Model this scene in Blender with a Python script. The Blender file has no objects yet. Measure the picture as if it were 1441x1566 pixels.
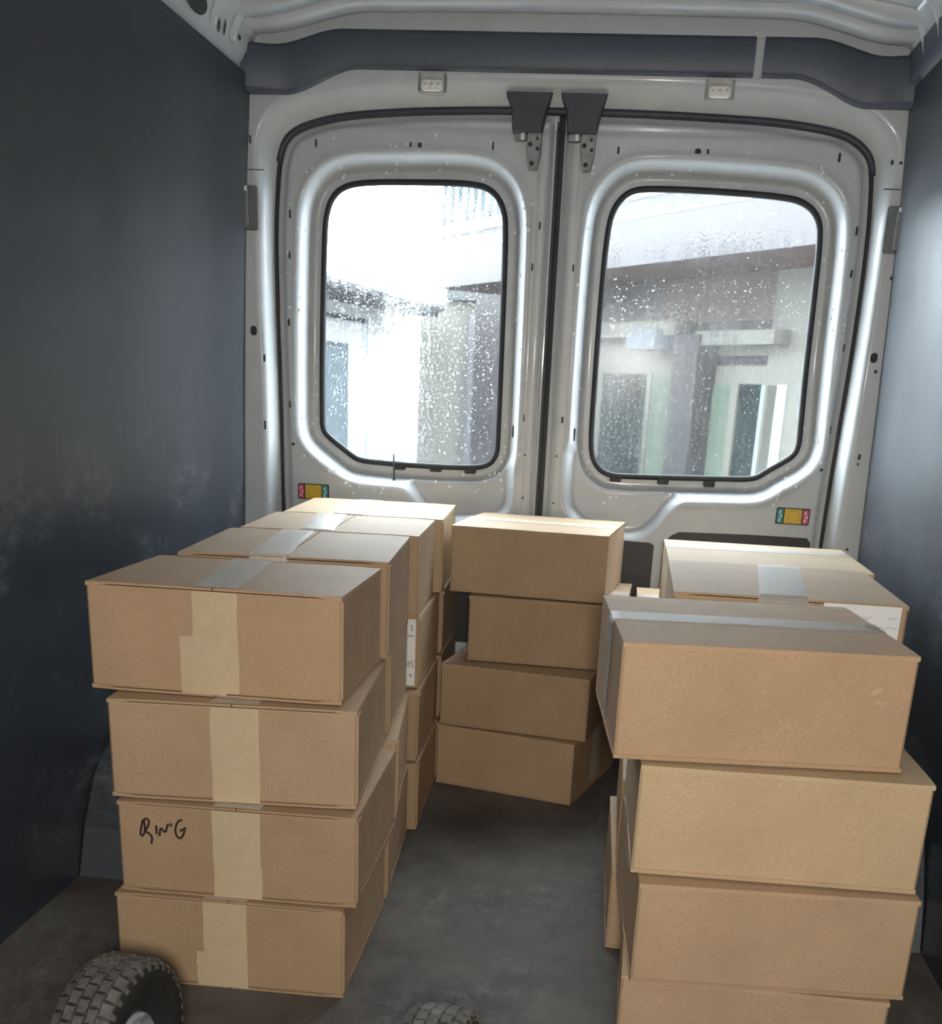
import bpy, math, random
import numpy as np
from mathutils import Matrix, Vector

sc = bpy.context.scene
col = sc.collection
rnd = random.Random(7)

# ------------------------------------------------------------------ camera, world, lights, exposure
CAM = Vector((0.2046, 0.0, 1.0381))
rt = Vector((0.99216323, 0.11620909, 0.04590838))
up = Vector((-0.08222438, 0.33059032, 0.94018572))
fw = Vector((-0.09408126, 0.93659249, -0.33755478))
cd = bpy.data.cameras.new('camera')
cd.sensor_fit = 'HORIZONTAL'
cd.sensor_width = 36.0
cd.lens = 1752.83 / 1441 * 36.0
cd.shift_x = (720.5 - 739.07) / 1441
cd.shift_y = (1227.83 - 783.0) / 1441
cd.clip_start = 0.05
cd.dof.use_dof = True
cd.dof.focus_distance = 2.1
cd.dof.aperture_fstop = 9.0
cam = bpy.data.objects.new('camera', cd)
col.objects.link(cam)
M = Matrix(((rt.x, up.x, -fw.x, CAM.x), (rt.y, up.y, -fw.y, CAM.y), (rt.z, up.z, -fw.z, CAM.z), (0, 0, 0, 1)))
cam.matrix_world = M
sc.camera = cam

w = bpy.data.worlds.new('overcast_sky')
sc.world = w
w.use_nodes = True
nt = w.node_tree
bg = nt.nodes['Background']
bg.inputs[0].default_value = (0.79, 0.905, 1.0, 1)
bg.inputs[1].default_value = 20.0

ld = bpy.data.lights.new('phone_torch', 'AREA')   # the photographer's light, held beside the camera
ld.shape = 'DISK'
ld.size = 0.16
ld.energy = 34
ld.color = (1.0, 0.955, 0.885)
lo = bpy.data.objects.new('phone_torch', ld)
col.objects.link(lo)
lo.location = (0.24, -0.20, 1.085)
lo.rotation_euler = (Vector((0.12, 2.4, 0.62)) - Vector(lo.location)).to_track_quat('-Z', 'Y').to_euler()

sc.view_settings.view_transform = 'Standard'
sc.view_settings.look = 'None'
sc.view_settings.gamma = 1.0
sc.view_settings.use_curve_mapping = False
sc.view_settings.exposure = 0.0


# ------------------------------------------------------------------ materials
def new_mat(name):
    m = bpy.data.materials.new(name)
    m.use_nodes = True
    n = m.node_tree
    return m, n, n.nodes['Principled BSDF']


def nd(n, t, **k):
    x = n.nodes.new(t)
    for a, b in k.items():
        if a.startswith('_'):
            x.inputs[int(a[1:])].default_value = b
        else:
            setattr(x, a, b)
    return x


def coords(n, scale=(1, 1, 1), kind='Object'):
    tc = nd(n, 'ShaderNodeTexCoord')
    mp = nd(n, 'ShaderNodeMapping')
    mp.inputs['Scale'].default_value = scale
    n.links.new(tc.outputs[kind], mp.inputs[0])
    return mp.outputs[0]


def noise(n, vec, scale, detail=4, rough=0.55):
    x = nd(n, 'ShaderNodeTexNoise')
    x.inputs['Scale'].default_value = scale
    x.inputs['Detail'].default_value = detail
    x.inputs['Roughness'].default_value = rough
    n.links.new(vec, x.inputs['Vector'])
    return x.outputs['Fac']


def ramp(n, fac, stops):
    r = nd(n, 'ShaderNodeValToRGB')
    e = r.color_ramp.elements
    while len(e) < len(stops):
        e.new(0.5)
    for el, (p, c) in zip(e, stops):
        el.position = p
        el.color = (*c, 1) if len(c) == 3 else c
    n.links.new(fac, r.inputs[0])
    return r.outputs[0]


def mixc(n, fac, a, b, mode='MIX'):
    x = nd(n, 'ShaderNodeMix', data_type='RGBA', blend_type=mode)
    for s, v in ((x.inputs[0], fac), (x.inputs[6], a), (x.inputs[7], b)):
        if isinstance(v, (int, float)):
            s.default_value = v
        elif isinstance(v, tuple):
            s.default_value = (*v, 1)
        else:
            n.links.new(v, s)
    return x.outputs[2]


def math_(n, op, a, b=0.0, clamp=False):
    x = nd(n, 'ShaderNodeMath', operation=op, use_clamp=clamp)
    for s, v in ((x.inputs[0], a), (x.inputs[1], b)):
        if isinstance(v, (int, float)):
            s.default_value = v
        else:
            n.links.new(v, s)
    return x.outputs[0]


def bump(n, p, h, strength=0.2, dist=0.002):
    b = nd(n, 'ShaderNodeBump')
    b.inputs['Strength'].default_value = strength
    b.inputs['Distance'].default_value = dist
    n.links.new(h, b.inputs['Height'])
    n.links.new(b.outputs[0], p.inputs['Normal'])


def simple(name, c, rough=0.5, metal=0.0, spec=0.5, var=0.0, scale=30):
    m, n, p = new_mat(name)
    p.inputs['Roughness'].default_value = rough
    p.inputs['Metallic'].default_value = metal
    p.inputs['Specular IOR Level'].default_value = spec
    v = coords(n)
    f = noise(n, v, scale)
    a = tuple(max(0, x * (1 - var)) for x in c)
    b = tuple(min(1, x * (1 + var)) for x in c)
    n.links.new(ramp(n, f, [(0.3, a), (0.7, b)]), p.inputs['Base Color'])
    return m


def cardboard(name, c, edge=False):
    m, n, p = new_mat(name)
    v = coords(n)
    big = noise(n, v, 9, 3)
    fine = noise(n, v, 420, 2, 0.7)
    blot = noise(n, coords(n, (1, 1, 3)), 60, 4, 0.6)
    dark = tuple(x * 0.86 for x in c)
    lite = tuple(x * 1.10 for x in c)
    base = ramp(n, big, [(0.3, dark), (0.7, lite)])
    base = mixc(n, ramp(n, fine, [(0.38, (0.85,) * 3), (0.62, (0.0,) * 3)]), base, tuple(x * 0.74 for x in c))
    base = mixc(n, math_(n, 'MULTIPLY', blot, 0.5), base, tuple(min(1, x * 1.12) for x in c))
    n.links.new(base, p.inputs['Base Color'])
    p.inputs['Roughness'].default_value = 0.72
    p.inputs['Specular IOR Level'].default_value = 0.28
    wv = nd(n, 'ShaderNodeTexWave', wave_type='BANDS', bands_direction='X')
    wv.inputs['Scale'].default_value = 55
    wv.inputs['Distortion'].default_value = 1.5
    n.links.new(coords(n, (1, 1, 0.05)), wv.inputs[0])
    h = math_(n, 'ADD', math_(n, 'MULTIPLY', wv.outputs['Fac'], 0.25), math_(n, 'ADD', big, math_(n, 'MULTIPLY', fine, 0.5)))
    bump(n, p, h, 0.22, 0.0012)
    return m


KRAFT = [cardboard('kraft_cardboard', (0.425, 0.293, 0.180)),
         cardboard('kraft_cardboard_darker', (0.39, 0.263, 0.157)),
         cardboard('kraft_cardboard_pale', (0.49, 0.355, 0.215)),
         cardboard('kraft_cardboard_warm', (0.435, 0.290, 0.172))]


def tape_mat(name, c, alpha, rough):
    m, n, p = new_mat(name)
    v = coords(n)
    f = noise(n, v, 45, 4)
    n.links.new(ramp(n, f, [(0.3, tuple(x * 0.92 for x in c)), (0.7, c)]), p.inputs['Base Color'])
    p.inputs['Roughness'].default_value = rough
    p.inputs['Alpha'].default_value = alpha
    bump(n, p, noise(n, coords(n, (1, 1, 1)), 28, 5, 0.7), 0.5, 0.003)
    return m


TAPE_CLEAR = tape_mat('clear_packing_tape', (0.80, 0.73, 0.63), 0.60, 0.30)
TAPE_TAN = tape_mat('buff_packing_tape', (0.68, 0.53, 0.34), 0.78, 0.38)
TAPE_WHITE = tape_mat('whitish_packing_tape', (0.60, 0.57, 0.53), 0.5, 0.5)
LABEL = simple('label_paper', (0.78, 0.77, 0.74), 0.6, var=0.03)
INK = simple('marker_ink', (0.035, 0.02, 0.02), 0.5)

# van paint: glossy pale grey-white
PAINT, n, p = new_mat('van_white_paint')
v = coords(n)
n.links.new(ramp(n, noise(n, v, 14, 5), [(0.3, (0.47, 0.50, 0.52)), (0.7, (0.52, 0.545, 0.56))]), p.inputs['Base Color'])
p.inputs['Roughness'].default_value = 0.38
p.inputs['Coat Weight'].default_value = 0.15
p.inputs['Coat Roughness'].default_value = 0.08
bump(n, p, noise(n, v, 160, 3), 0.06, 0.001)

# dark phenolic wall boards, scuffed in the cargo height
WALL, n, p = new_mat('dark_wall_board')
v = coords(n)
grain = noise(n, v, 260, 3, 0.7)
base = ramp(n, grain, [(0.3, (0.026, 0.031, 0.040)), (0.7, (0.042, 0.049, 0.062))])
sep = nd(n, 'ShaderNodeSeparateXYZ')
n.links.new(v, sep.inputs[0])
zone = ramp(n, sep.outputs[2], [(0.05, (0,) * 3), (0.25, (1,) * 3), (0.75, (1,) * 3), (0.95, (0,) * 3)])
scr = noise(n, coords(n, (1, 1.2, 3.0)), 14, 10, 0.8)
scr2 = noise(n, coords(n, (1, 9, 1.6)), 4, 8, 0.8)
patch = ramp(n, noise(n, coords(n, (1, 1, 1.6)), 4.2, 3, 0.5), [(0.53, (0,) * 3), (0.64, (1,) * 3)])
patch2 = ramp(n, noise(n, coords(n, (1.7, 1.3, 2.1)), 5.1, 3, 0.5), [(0.56, (0,) * 3), (0.66, (1,) * 3)])
scuff = math_(n, 'MAXIMUM', math_(n, 'MULTIPLY', patch, ramp(n, scr, [(0.46, (0,) * 3), (0.64, (1,) * 3)])), math_(n, 'MULTIPLY', patch2, ramp(n, scr2, [(0.50, (0,) * 3), (0.66, (1,) * 3)])))
scuff = math_(n, 'MULTIPLY', scuff, zone)
n.links.new(mixc(n, math_(n, 'MULTIPLY', scuff, 0.48), base, (0.24, 0.25, 0.26)), p.inputs['Base Color'])
n.links.new(ramp(n, noise(n, v, 4, 3), [(0.3, (0.40,) * 3), (0.7, (0.50,) * 3)]), p.inputs['Roughness'])
p.inputs['Specular IOR Level'].default_value = 0.6
bump(n, p, grain, 0.25, 0.0008)

# dusty dark floor mat
FLOOR, n, p = new_mat('dusty_dark_floor')
v = coords(n)
big = noise(n, v, 3.2, 8, 0.68)
fine = noise(n, v, 190, 4, 0.75)
med = noise(n, coords(n, (1.5, 0.9, 1)), 15, 10, 0.8)
base = mixc(n, ramp(n, big, [(0.38, (0,) * 3), (0.64, (1,) * 3)]), (0.058, 0.049, 0.043), (0.108, 0.095, 0.083))
dust = math_(n, 'MULTIPLY', ramp(n, med, [(0.48, (0,) * 3), (0.66, (1,) * 3)]), ramp(n, noise(n, v, 2.1, 3), [(0.42, (0,) * 3), (0.60, (1,) * 3)]))
base = mixc(n, math_(n, 'MULTIPLY', dust, 0.6), base, (0.20, 0.185, 0.168))
base = mixc(n, math_(n, 'MULTIPLY', ramp(n, fine, [(0.60, (0,) * 3), (0.72, (1,) * 3)]), 0.3), base, (0.24, 0.22, 0.20))
n.links.new(base, p.inputs['Base Color'])
p.inputs['Roughness'].default_value = 0.72
p.inputs['Specular IOR Level'].default_value = 0.3
bump(n, p, math_(n, 'ADD', fine, med), 0.2, 0.001)

BLACK = simple('black_plastic', (0.016, 0.017, 0.020), 0.5, var=0.15, scale=200)
TRIM = simple('dark_header_plastic', (0.070, 0.085, 0.110), 0.48, var=0.12, scale=220)
RUBBER = simple('black_rubber', (0.014, 0.014, 0.016), 0.55, var=0.2)
HOLE = simple('hole_shadow', (0.035, 0.037, 0.04), 0.8)
STEEL = simple('grey_steel', (0.20, 0.205, 0.21), 0.45, 0.6, var=0.2)
PLATE = simple('dark_check_plate', (0.16, 0.175, 0.175), 0.45, 0.2, var=0.15)
LENS = simple('lamp_lens', (0.82, 0.81, 0.76), 0.15, var=0.03)
LAMPBODY = simple('lamp_body', (0.42, 0.42, 0.40), 0.4, var=0.1)
RED = simple('pink_red_decal', (0.62, 0.10, 0.16), 0.4, var=0.1)
TEAL = simple('teal_decal', (0.05, 0.33, 0.32), 0.4, var=0.1)
YELLOW = simple('yellow_slide', (0.66, 0.43, 0.03), 0.4, var=0.06)
WHITE = simple('white_print', (0.8, 0.8, 0.8), 0.5)
TYRE = simple('tyre_rubber', (0.090, 0.083, 0.074), 0.75, var=0.35, scale=60)
SIDE = simple('tyre_sidewall', (0.020, 0.019, 0.018), 0.6, var=0.2)
HUB = simple('zinc_hub', (0.45, 0.47, 0.50), 0.35, 0.55, var=0.1)

# wet glass: clear pane with streaks that bend the view and a thin haze of condensation
GLASS = bpy.data.materials.new('wet_window_glass')
GLASS.use_nodes = True
n = GLASS.node_tree
n.nodes.clear()
out = nd(n, 'ShaderNodeOutputMaterial')
v = coords(n)
tr = nd(n, 'ShaderNodeBsdfTransparent')
tr.inputs[0].default_value = (0.97, 0.985, 0.98, 1)
rf = nd(n, 'ShaderNodeBsdfRefraction')
rf.inputs['IOR'].default_value = 1.16
rf.inputs['Roughness'].default_value = 0.06
gl = nd(n, 'ShaderNodeBsdfGlossy')
gl.inputs['Roughness'].default_value = 0.2
hz = nd(n, 'ShaderNodeBsdfTranslucent')
hz.inputs[0].default_value = (0.86, 0.9, 0.92, 1)
streak = noise(n, coords(n, (46, 1, 4.5)), 1.0, 5, 0.6)
drops = noise(n, coords(n, (1, 1, 0.8)), 120, 3, 0.6)
zonew = noise(n, coords(n, (3.2, 1, 1.6)), 1.3, 4, 0.6)
bp = nd(n, 'ShaderNodeBump')
bp.inputs['Strength'].default_value = 0.8
bp.inputs['Distance'].default_value = 0.004
n.links.new(math_(n, 'ADD', streak, math_(n, 'MULTIPLY', drops, 0.7)), bp.inputs['Height'])
n.links.new(bp.outputs[0], rf.inputs['Normal'])
wet = math_(n, 'MULTIPLY', ramp(n, zonew, [(0.40, (0.12,) * 3), (0.62, (1,) * 3)]), ramp(n, math_(n, 'ADD', math_(n, 'MULTIPLY', streak, 0.5), math_(n, 'MULTIPLY', drops, 0.5)), [(0.42, (0.25,) * 3), (0.60, (1,) * 3)]))
m1 = nd(n, 'ShaderNodeMixShader')
n.links.new(math_(n, 'MULTIPLY', wet, 0.75), m1.inputs[0])
n.links.new(tr.outputs[0], m1.inputs[1])
n.links.new(rf.outputs[0], m1.inputs[2])
m2 = nd(n, 'ShaderNodeMixShader')
spk = ramp(n, noise(n, coords(n, (1, 1, 0.5)), 230, 4, 0.7), [(0.50, (0,) * 3), (0.66, (1,) * 3)])
runs = ramp(n, noise(n, coords(n, (70, 1, 5)), 1.0, 5, 0.7), [(0.52, (0,) * 3), (0.68, (1,) * 3)])
sp_ = nd(n, 'ShaderNodeSeparateXYZ')
n.links.new(v, sp_.inputs[0])
# a broad run of water down the left pane
ctr = math_(n, 'ADD', math_(n, 'MULTIPLY', sp_.outputs[2], 0.28), -0.745)
run = ramp(n, math_(n, 'ABSOLUTE', math_(n, 'SUBTRACT', sp_.outputs[0], ctr)), [(0.02, (1,) * 3), (0.075, (0,) * 3)])
run = math_(n, 'MULTIPLY', run, ramp(n, sp_.outputs[2], [(0.0, (1,) * 3), (1.0, (1,) * 3)]))
zr_ = ramp(n, zonew, [(0.36, (0.25,) * 3), (0.60, (1,) * 3)])
f1 = math_(n, 'MULTIPLY', math_(n, 'MULTIPLY', spk, zr_), 0.034)
f2 = math_(n, 'MULTIPLY', math_(n, 'MULTIPLY', runs, run), 0.12)
n.links.new(math_(n, 'ADD', math_(n, 'ADD', math_(n, 'MULTIPLY', wet, 0.006), 0.002), math_(n, 'ADD', f1, f2)), m2.inputs[0])
n.links.new(m1.outputs[0], m2.inputs[1])
n.links.new(hz.outputs[0], m2.inputs[2])
m3 = nd(n, 'ShaderNodeMixShader')
m3.inputs[0].default_value = 0.012
n.links.new(m2.outputs[0], m3.inputs[1])
n.links.new(gl.outputs[0], m3.inputs[2])
n.links.new(m3.outputs[0], out.inputs[0])

DROP, n, p = new_mat('water_drop')
p.inputs['Base Color'].default_value = (0.9, 0.95, 0.96, 1)
p.inputs['Roughness'].default_value = 0.03
p.inputs['Transmission Weight'].default_value = 0.85
p.inputs['IOR'].default_value = 1.33
n.links.new(ramp(n, noise(n, coords(n), 300), [(0, (0.9, 0.95, 0.96)), (1, (1, 1, 1))]), p.inputs['Base Color'])

BEAD = simple('glint_white_bead', (0.86, 0.88, 0.90), 0.06)  # opaque white puts the glints of the beads into their colour


# ------------------------------------------------------------------ mesh helpers
def obj(name, vs, fs, mat, parent=None, smooth=False, loc=None):
    me = bpy.data.meshes.new(name)
    me.from_pydata([tuple(map(float, q)) for q in vs], [], [tuple(map(int, f)) for f in fs])
    me.materials.append(mat)
    if smooth:
        me.polygons.foreach_set('use_smooth', [True] * len(me.polygons))
    me.update()
    o = bpy.data.objects.new(name, me)
    col.objects.link(o)
    if parent is not None:
        o.parent = parent
    if loc is not None:
        o.location = loc
    return o


def tag(o, label=None, cat=None, group=None, kind=None):
    if label:
        o['label'] = label
    if cat:
        o['category'] = cat
    if group:
        o['group'] = group
    if kind:
        o['kind'] = kind
    return o


def empty(name, loc=(0, 0, 0), rz=0.0):
    o = bpy.data.objects.new(name, None)
    o.empty_display_size = 0.05
    col.objects.link(o)
    o.location = loc
    o.rotation_euler = (0, 0, rz)
    return o


class MB:
    def __init__(s):
        s.v, s.f = [], []

    def add(s, vs, fs):
        b = len(s.v)
        s.v += [tuple(q) for q in vs]
        s.f += [tuple(i + b for i in f) for f in fs]
        return s

    def box(s, x0, x1, y0, y1, z0, z1):
        return s.add([(x0, y0, z0), (x1, y0, z0), (x1, y1, z0), (x0, y1, z0), (x0, y0, z1), (x1, y0, z1), (x1, y1, z1), (x0, y1, z1)],
                     [(0, 3, 2, 1), (4, 5, 6, 7), (0, 1, 5, 4), (1, 2, 6, 5), (2, 3, 7, 6), (3, 0, 4, 7)])

    def cbox(s, x0, x1, y0, y1, z0, z1, c=0.002):
        """box with chamfered edges in the x-z outline and a chamfered -y face"""
        pts = [(x0 + c, z0), (x1 - c, z0), (x1, z0 + c), (x1, z1 - c), (x1 - c, z1), (x0 + c, z1), (x0, z1 - c), (x0, z0 + c)]
        return s.prism(pts, y0, y1, c * 0.5)

    def prism(s, pts, y0, y1, c=0.0):
        """outline in x-z (counter-clockwise seen from -y) extruded from y0 (near) to y1"""
        k = len(pts)
        cx = sum(q[0] for q in pts) / k
        cz = sum(q[1] for q in pts) / k
        def ins(q):
            dx, dz = cx - q[0], cz - q[1]
            L = math.hypot(dx, dz) or 1
            return (q[0] + dx / L * c, q[1] + dz / L * c)
        vs = [(ins(q)[0], y0, ins(q)[1]) for q in pts] + [(q[0], y0 + c, q[1]) for q in pts] + [(q[0], y1, q[1]) for q in pts]
        fs = [tuple(range(k)), tuple(range(3 * k - 1, 2 * k - 1, -1))]
        for i in range(k):
            j = (i + 1) % k
            fs += [(i, k + i, k + j, j), (k + i, 2 * k + i, 2 * k + j, k + j)]
        return s.add(vs, fs)

    def tube(s, pts, r, seg=8, closed=False):
        pts = [Vector(q) for q in pts]
        k = len(pts)
        vs, fs = [], []
        for i, q in enumerate(pts):
            a = pts[(i - 1) % k] if (closed or i > 0) else q
            b = pts[(i + 1) % k] if (closed or i < k - 1) else q
            t = (b - a).normalized()
            u = t.orthogonal().normalized() if abs(t.y) > 0.9 else t.cross(Vector((0, 1, 0))).normalized()
            w_ = t.cross(u).normalized()
            for j in range(seg):
                an = 2 * math.pi * j / seg
                vs.append(q + u * (r * math.cos(an)) + w_ * (r * math.sin(an)))
        for i in range(k if closed else k - 1):
            i2 = (i + 1) % k
            for j in range(seg):
                j2 = (j + 1) % seg
                fs.append((i * seg + j, i * seg + j2, i2 * seg + j2, i2 * seg + j))
        if not closed:
            fs += [tuple(range(seg - 1, -1, -1)), tuple((k - 1) * seg + j for j in range(seg))]
        return s.add(vs, fs)

    def dome(s, c, r, h, seg=8):
        """bead whose flat side lies on a plane facing -y"""
        vs, fs = [], []
        for ring, (rr, hh) in enumerate(((1, 0), (0.8, 0.6), (0.4, 0.92))):
            for j in range(seg):
                an = 2 * math.pi * j / seg
                vs.append((c[0] + r * rr * math.cos(an), c[1] - h * hh, c[2] + r * 1.25 * rr * math.sin(an)))
        vs.append((c[0], c[1] - h, c[2]))
        for ring in range(2):
            for j in range(seg):
                j2 = (j + 1) % seg
                fs.append((ring * seg + j, ring * seg + j2, (ring + 1) * seg + j2, (ring + 1) * seg + j))
        for j in range(seg):
            fs.append((2 * seg + j, 2 * seg + (j + 1) % seg, 3 * seg))
        return s.add(vs, fs)

    def build(s, name, mat, parent=None, smooth=False, loc=None):
        return obj(name, s.v, s.f, mat, parent, smooth, loc)


def smoothpoly(pts, it=2):
    """Chaikin corner cutting of a closed outline"""
    for _ in range(it):
        q = []
        for i in range(len(pts)):
            a, b = pts[i], pts[(i + 1) % len(pts)]
            q.append((a[0] * .75 + b[0] * .25, a[1] * .75 + b[1] * .25))
            q.append((a[0] * .25 + b[0] * .75, a[1] * .25 + b[1] * .75))
        pts = q
    return pts


def sdf(P, poly):
    """signed distance (negative inside) of points P (N,2) to a closed polygon, and the nearest boundary point"""
    V = np.array(poly)
    best = np.full(len(P), 1e9)
    near = np.zeros_like(P)
    inside = np.zeros(len(P), bool)
    for i in range(len(V)):
        a, b = V[i], V[(i + 1) % len(V)]
        e = b - a
        t = np.clip(((P - a) @ e) / (e @ e + 1e-12), 0, 1)
        q = a + t[:, None] * e
        d = np.hypot(*(P - q).T)
        k = d < best
        best[k] = d[k]
        near[k] = q[k]
        c = (a[1] > P[:, 1]) != (b[1] > P[:, 1])
        xx = a[0] + (P[:, 1] - a[1]) * (b[0] - a[0]) / (b[1] - a[1] + 1e-15)
        inside ^= c & (P[:, 0] < xx)
    return np.where(inside, -best, best), near


def sstep(a, b, x):
    t = np.clip((x - a) / (b - a), 0, 1)
    return t * t * (3 - 2 * t)


def ramp1(a, b, x):
    t = np.clip((x - a) / (b - a), 0, 1)
    return 0.72 * t + 0.28 * t * t * (3 - 2 * t)


def sheet(name, x0, x1, z0, z1, step, outer, hole, depth, mat, parent=None):
    """pressed sheet-metal panel facing -y: grid over x-z, trimmed to `outer`, cut out by `hole`, at y = depth(P)"""
    nx, nz = int((x1 - x0) / step) + 2, int((z1 - z0) / step) + 2
    X, Z = np.meshgrid(np.linspace(x0, x1, nx), np.linspace(z0, z1, nz))
    P = np.stack([X.ravel(), Z.ravel()], 1)
    keep = np.ones(len(P), bool)
    snaps = []
    if outer is not None:
        d, q = sdf(P, outer)
        keep &= d < 0
        snaps.append((d >= 0, q))
    for hl in hole:
        d, q = sdf(P, hl)
        keep &= d > 0
        snaps.append((d <= 0, q))
    idx = np.arange(nx * nz).reshape(nz, nx)
    quads = np.stack([idx[:-1, :-1], idx[:-1, 1:], idx[1:, 1:], idx[1:, :-1]], -1).reshape(-1, 4)
    quads = quads[keep[quads].any(1)]
    P2 = P.copy()
    for msk, q in snaps:
        P2[msk] = q[msk]
    Y = depth(P2)
    used = np.unique(quads)
    mp = -np.ones(len(P), int)
    mp[used] = np.arange(len(used))
    vs = np.stack([P2[used, 0], Y[used], P2[used, 1]], 1)
    fs = mp[quads]
    me = bpy.data.meshes.new(name)
    me.vertices.add(len(vs))
    me.vertices.foreach_set('co', vs.ravel())
    me.loops.add(fs.size)
    me.loops.foreach_set('vertex_index', fs.ravel())
    me.polygons.add(len(fs))
    me.polygons.foreach_set('loop_start', np.arange(0, fs.size, 4))
    me.polygons.foreach_set('loop_total', np.full(len(fs), 4))
    me.polygons.foreach_set('use_smooth', np.ones(len(fs), bool))
    me.update()
    me.validate()
    me.materials.append(mat)
    o = bpy.data.objects.new(name, me)
    col.objects.link(o)
    if parent:
        o.parent = parent
    return o


# ------------------------------------------------------------------ the van body
def YD(z):
    return 3.52 - 0.023 * z


Y0 = -0.55
tag(MB().box(-1.0, 1.0, Y0, 3.53, -0.06, 0.0).build('floor', FLOOR), kind='structure')
tag(MB().box(-12, 12, 3.7, 40, -0.95, -0.75).build('ground', simple('wet_asphalt', (0.20, 0.20, 0.20), 0.5, var=0.2, scale=8)), kind='structure')

PROF = [(0.0, .897), (0.3, .903), (0.6, .905), (1.0, .893), (1.3, .882), (1.55, .870), (1.795, .853)]


def wall(name, s, zmax=1.795):
    vs, fs = [], []
    ys = [Y0, 1.0, 2.2, 3.0, 3.44]
    k = len(PROF)
    for off in (0.0, 0.014):
        for y in ys:
            for z, x in PROF:
                vs.append((s * (x + off), y, z))
    ny = len(ys)
    def id_(o, i, j):
        return o * ny * k + i * k + j
    for i in range(ny - 1):
        for j in range(k - 1):
            fs.append((id_(0, i, j), id_(0, i + 1, j), id_(0, i + 1, j + 1), id_(0, i, j + 1)))
            fs.append((id_(1, i, j), id_(1, i, j + 1), id_(1, i + 1, j + 1), id_(1, i + 1, j)))
        fs.append((id_(0, i, k - 1), id_(0, i + 1, k - 1), id_(1, i + 1, k - 1), id_(1, i, k - 1)))
    for j in range(k - 1):
        fs.append((id_(0, ny - 1, j), id_(1, ny - 1, j), id_(1, ny - 1, j + 1), id_(0, ny - 1, j + 1)))
    o = obj(name, vs, fs, WALL)
    tag(o, kind='structure')
    # wheel arch cover standing against the wall
    pr = [(2.195, 0.0), (2.235, 0.10), (2.30, 0.20), (2.42, 0.275), (2.60, 0.30), (2.80, 0.29), (2.95, 0.22), (3.03, 0.10), (3.06, 0.0)]
    vs, fs = [], []
    for x in (0.694, 0.702, 0.895):
        for (y, z) in pr:
            sh = 0.008 if x == 0.694 else 0
            vs.append((s * x, y + (sh if y < 2.6 else -sh), max(0, z - sh)))
    m = len(pr)
    fs.append(tuple(range(m)))
    for a in range(2):
        for j in range(m - 1):
            fs.append((a * m + j, (a + 1) * m + j, (a + 1) * m + j + 1, a * m + j + 1))
    obj('wheel_arch_cover', vs, fs, WALL, o)
    return o


wl = wall('wall_left', -1)
wr = wall('wall_right', 1)
tag(MB().box(-1.0, 1.0, Y0 - 0.04, Y0, 0, 2.0).build('wall_front', WALL), kind='structure')

# roof skin with pressed ribs, the pale side rails, and the rear roof bow
vs, fs = [], []
xs = np.linspace(-0.80, 0.80, 41)
ys = np.linspace(Y0, 3.47, 120)
for y in ys:
    for x in xs:
        z = 1.985 - 0.07 * (x / 0.80) ** 2
        z -= 0.012 * math.exp(-((y % 0.45) - 0.22) ** 2 / 0.0018)
        vs.append((x, y, z))
for i in range(len(ys) - 1):
    for j in range(len(xs) - 1):
        a = i * len(xs) + j
        fs.append((a, a + len(xs), a + len(xs) + 1, a + 1))
ceil = tag(obj('ceiling', vs, fs, PAINT, smooth=True), kind='structure')


def strip_loft(rows, name, mat, parent=None, smooth=True):
    k = len(rows[0])
    vs = [q for r in rows for q in r]
    fs = []
    for i in range(len(rows) - 1):
        for j in range(k - 1):
            fs.append((i * k + j, (i + 1) * k + j, (i + 1) * k + j + 1, i * k + j + 1))
    return obj(name, vs, fs, mat, parent, smooth)


for s in (-1, 1):
    rail = [(0.853, 1.78), (0.866, 1.795), (0.866, 1.815), (0.850, 1.835), (0.846, 1.86), (0.835, 1.885), (0.815, 1.90), (0.80, 1.925), (0.77, 1.93)]
    rows = [[(s * x, y, z) for (x, z) in rail] for y in np.linspace(Y0, 3.42, 30)]
    r = strip_loft(rows, 'side_rail', PAINT, ceil)
    # raised ribs that cross the rail and openings in it
    for y in (2.35, 2.74, 3.10, 3.24):
        m_ = MB()
        m_.tube([(s * 0.848, y, 1.835), (s * 0.842, y + 0.004, 1.86), (s * 0.825, y + 0.006, 1.893), (s * 0.795, y + 0.006, 1.93)], 0.012, 8)
        m_.build('rail_rib', PAINT, r, True)
    for (y, z, ry, rz_) in ((2.985, 1.853, 0.075, 0.027), (3.15, 1.842, 0.008, 0.014), (3.19, 1.848, 0.006, 0.016), (3.30, 1.855, 0.010, 0.006), (3.36, 1.83, 0.005, 0.006), (2.55, 1.86, 0.05, 0.022)):
        vs = []
        for k_ in range(16):
            a = 2 * math.pi * k_ / 16
            vs.append((s * (0.8445 - (z + rz_ * math.sin(a) - 1.85) * 0.2), y + ry * math.cos(a), z + rz_ * math.sin(a)))
        obj('rail_opening', vs, [tuple(range(16))], HOLE, r)

# roof bow across the van just before the header
bowx = np.linspace(-0.83, 0.83, 61)


def bowz(x):
    a = abs(x)
    return 1.945 - 0.010 * (x / 0.8) ** 2 - 0.045 * float(sstep(0.52, 0.80, np.array(a)))


rows = []
for (dy, dz) in ((0.0, 0.05), (0.0, 0.012), (0.012, 0.0), (0.055, 0.0), (0.062, 0.010), (0.066, 0.022), (0.10, 0.022), (0.105, 0.008), (0.12, -0.004), (0.165, -0.006), (0.18, 0.006), (0.21, 0.03)):
    rows.append([(x, 3.205 + dy, bowz(x) + dz) for x in bowx])
strip_loft(rows, 'roof_bow', PAINT, ceil)

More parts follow.
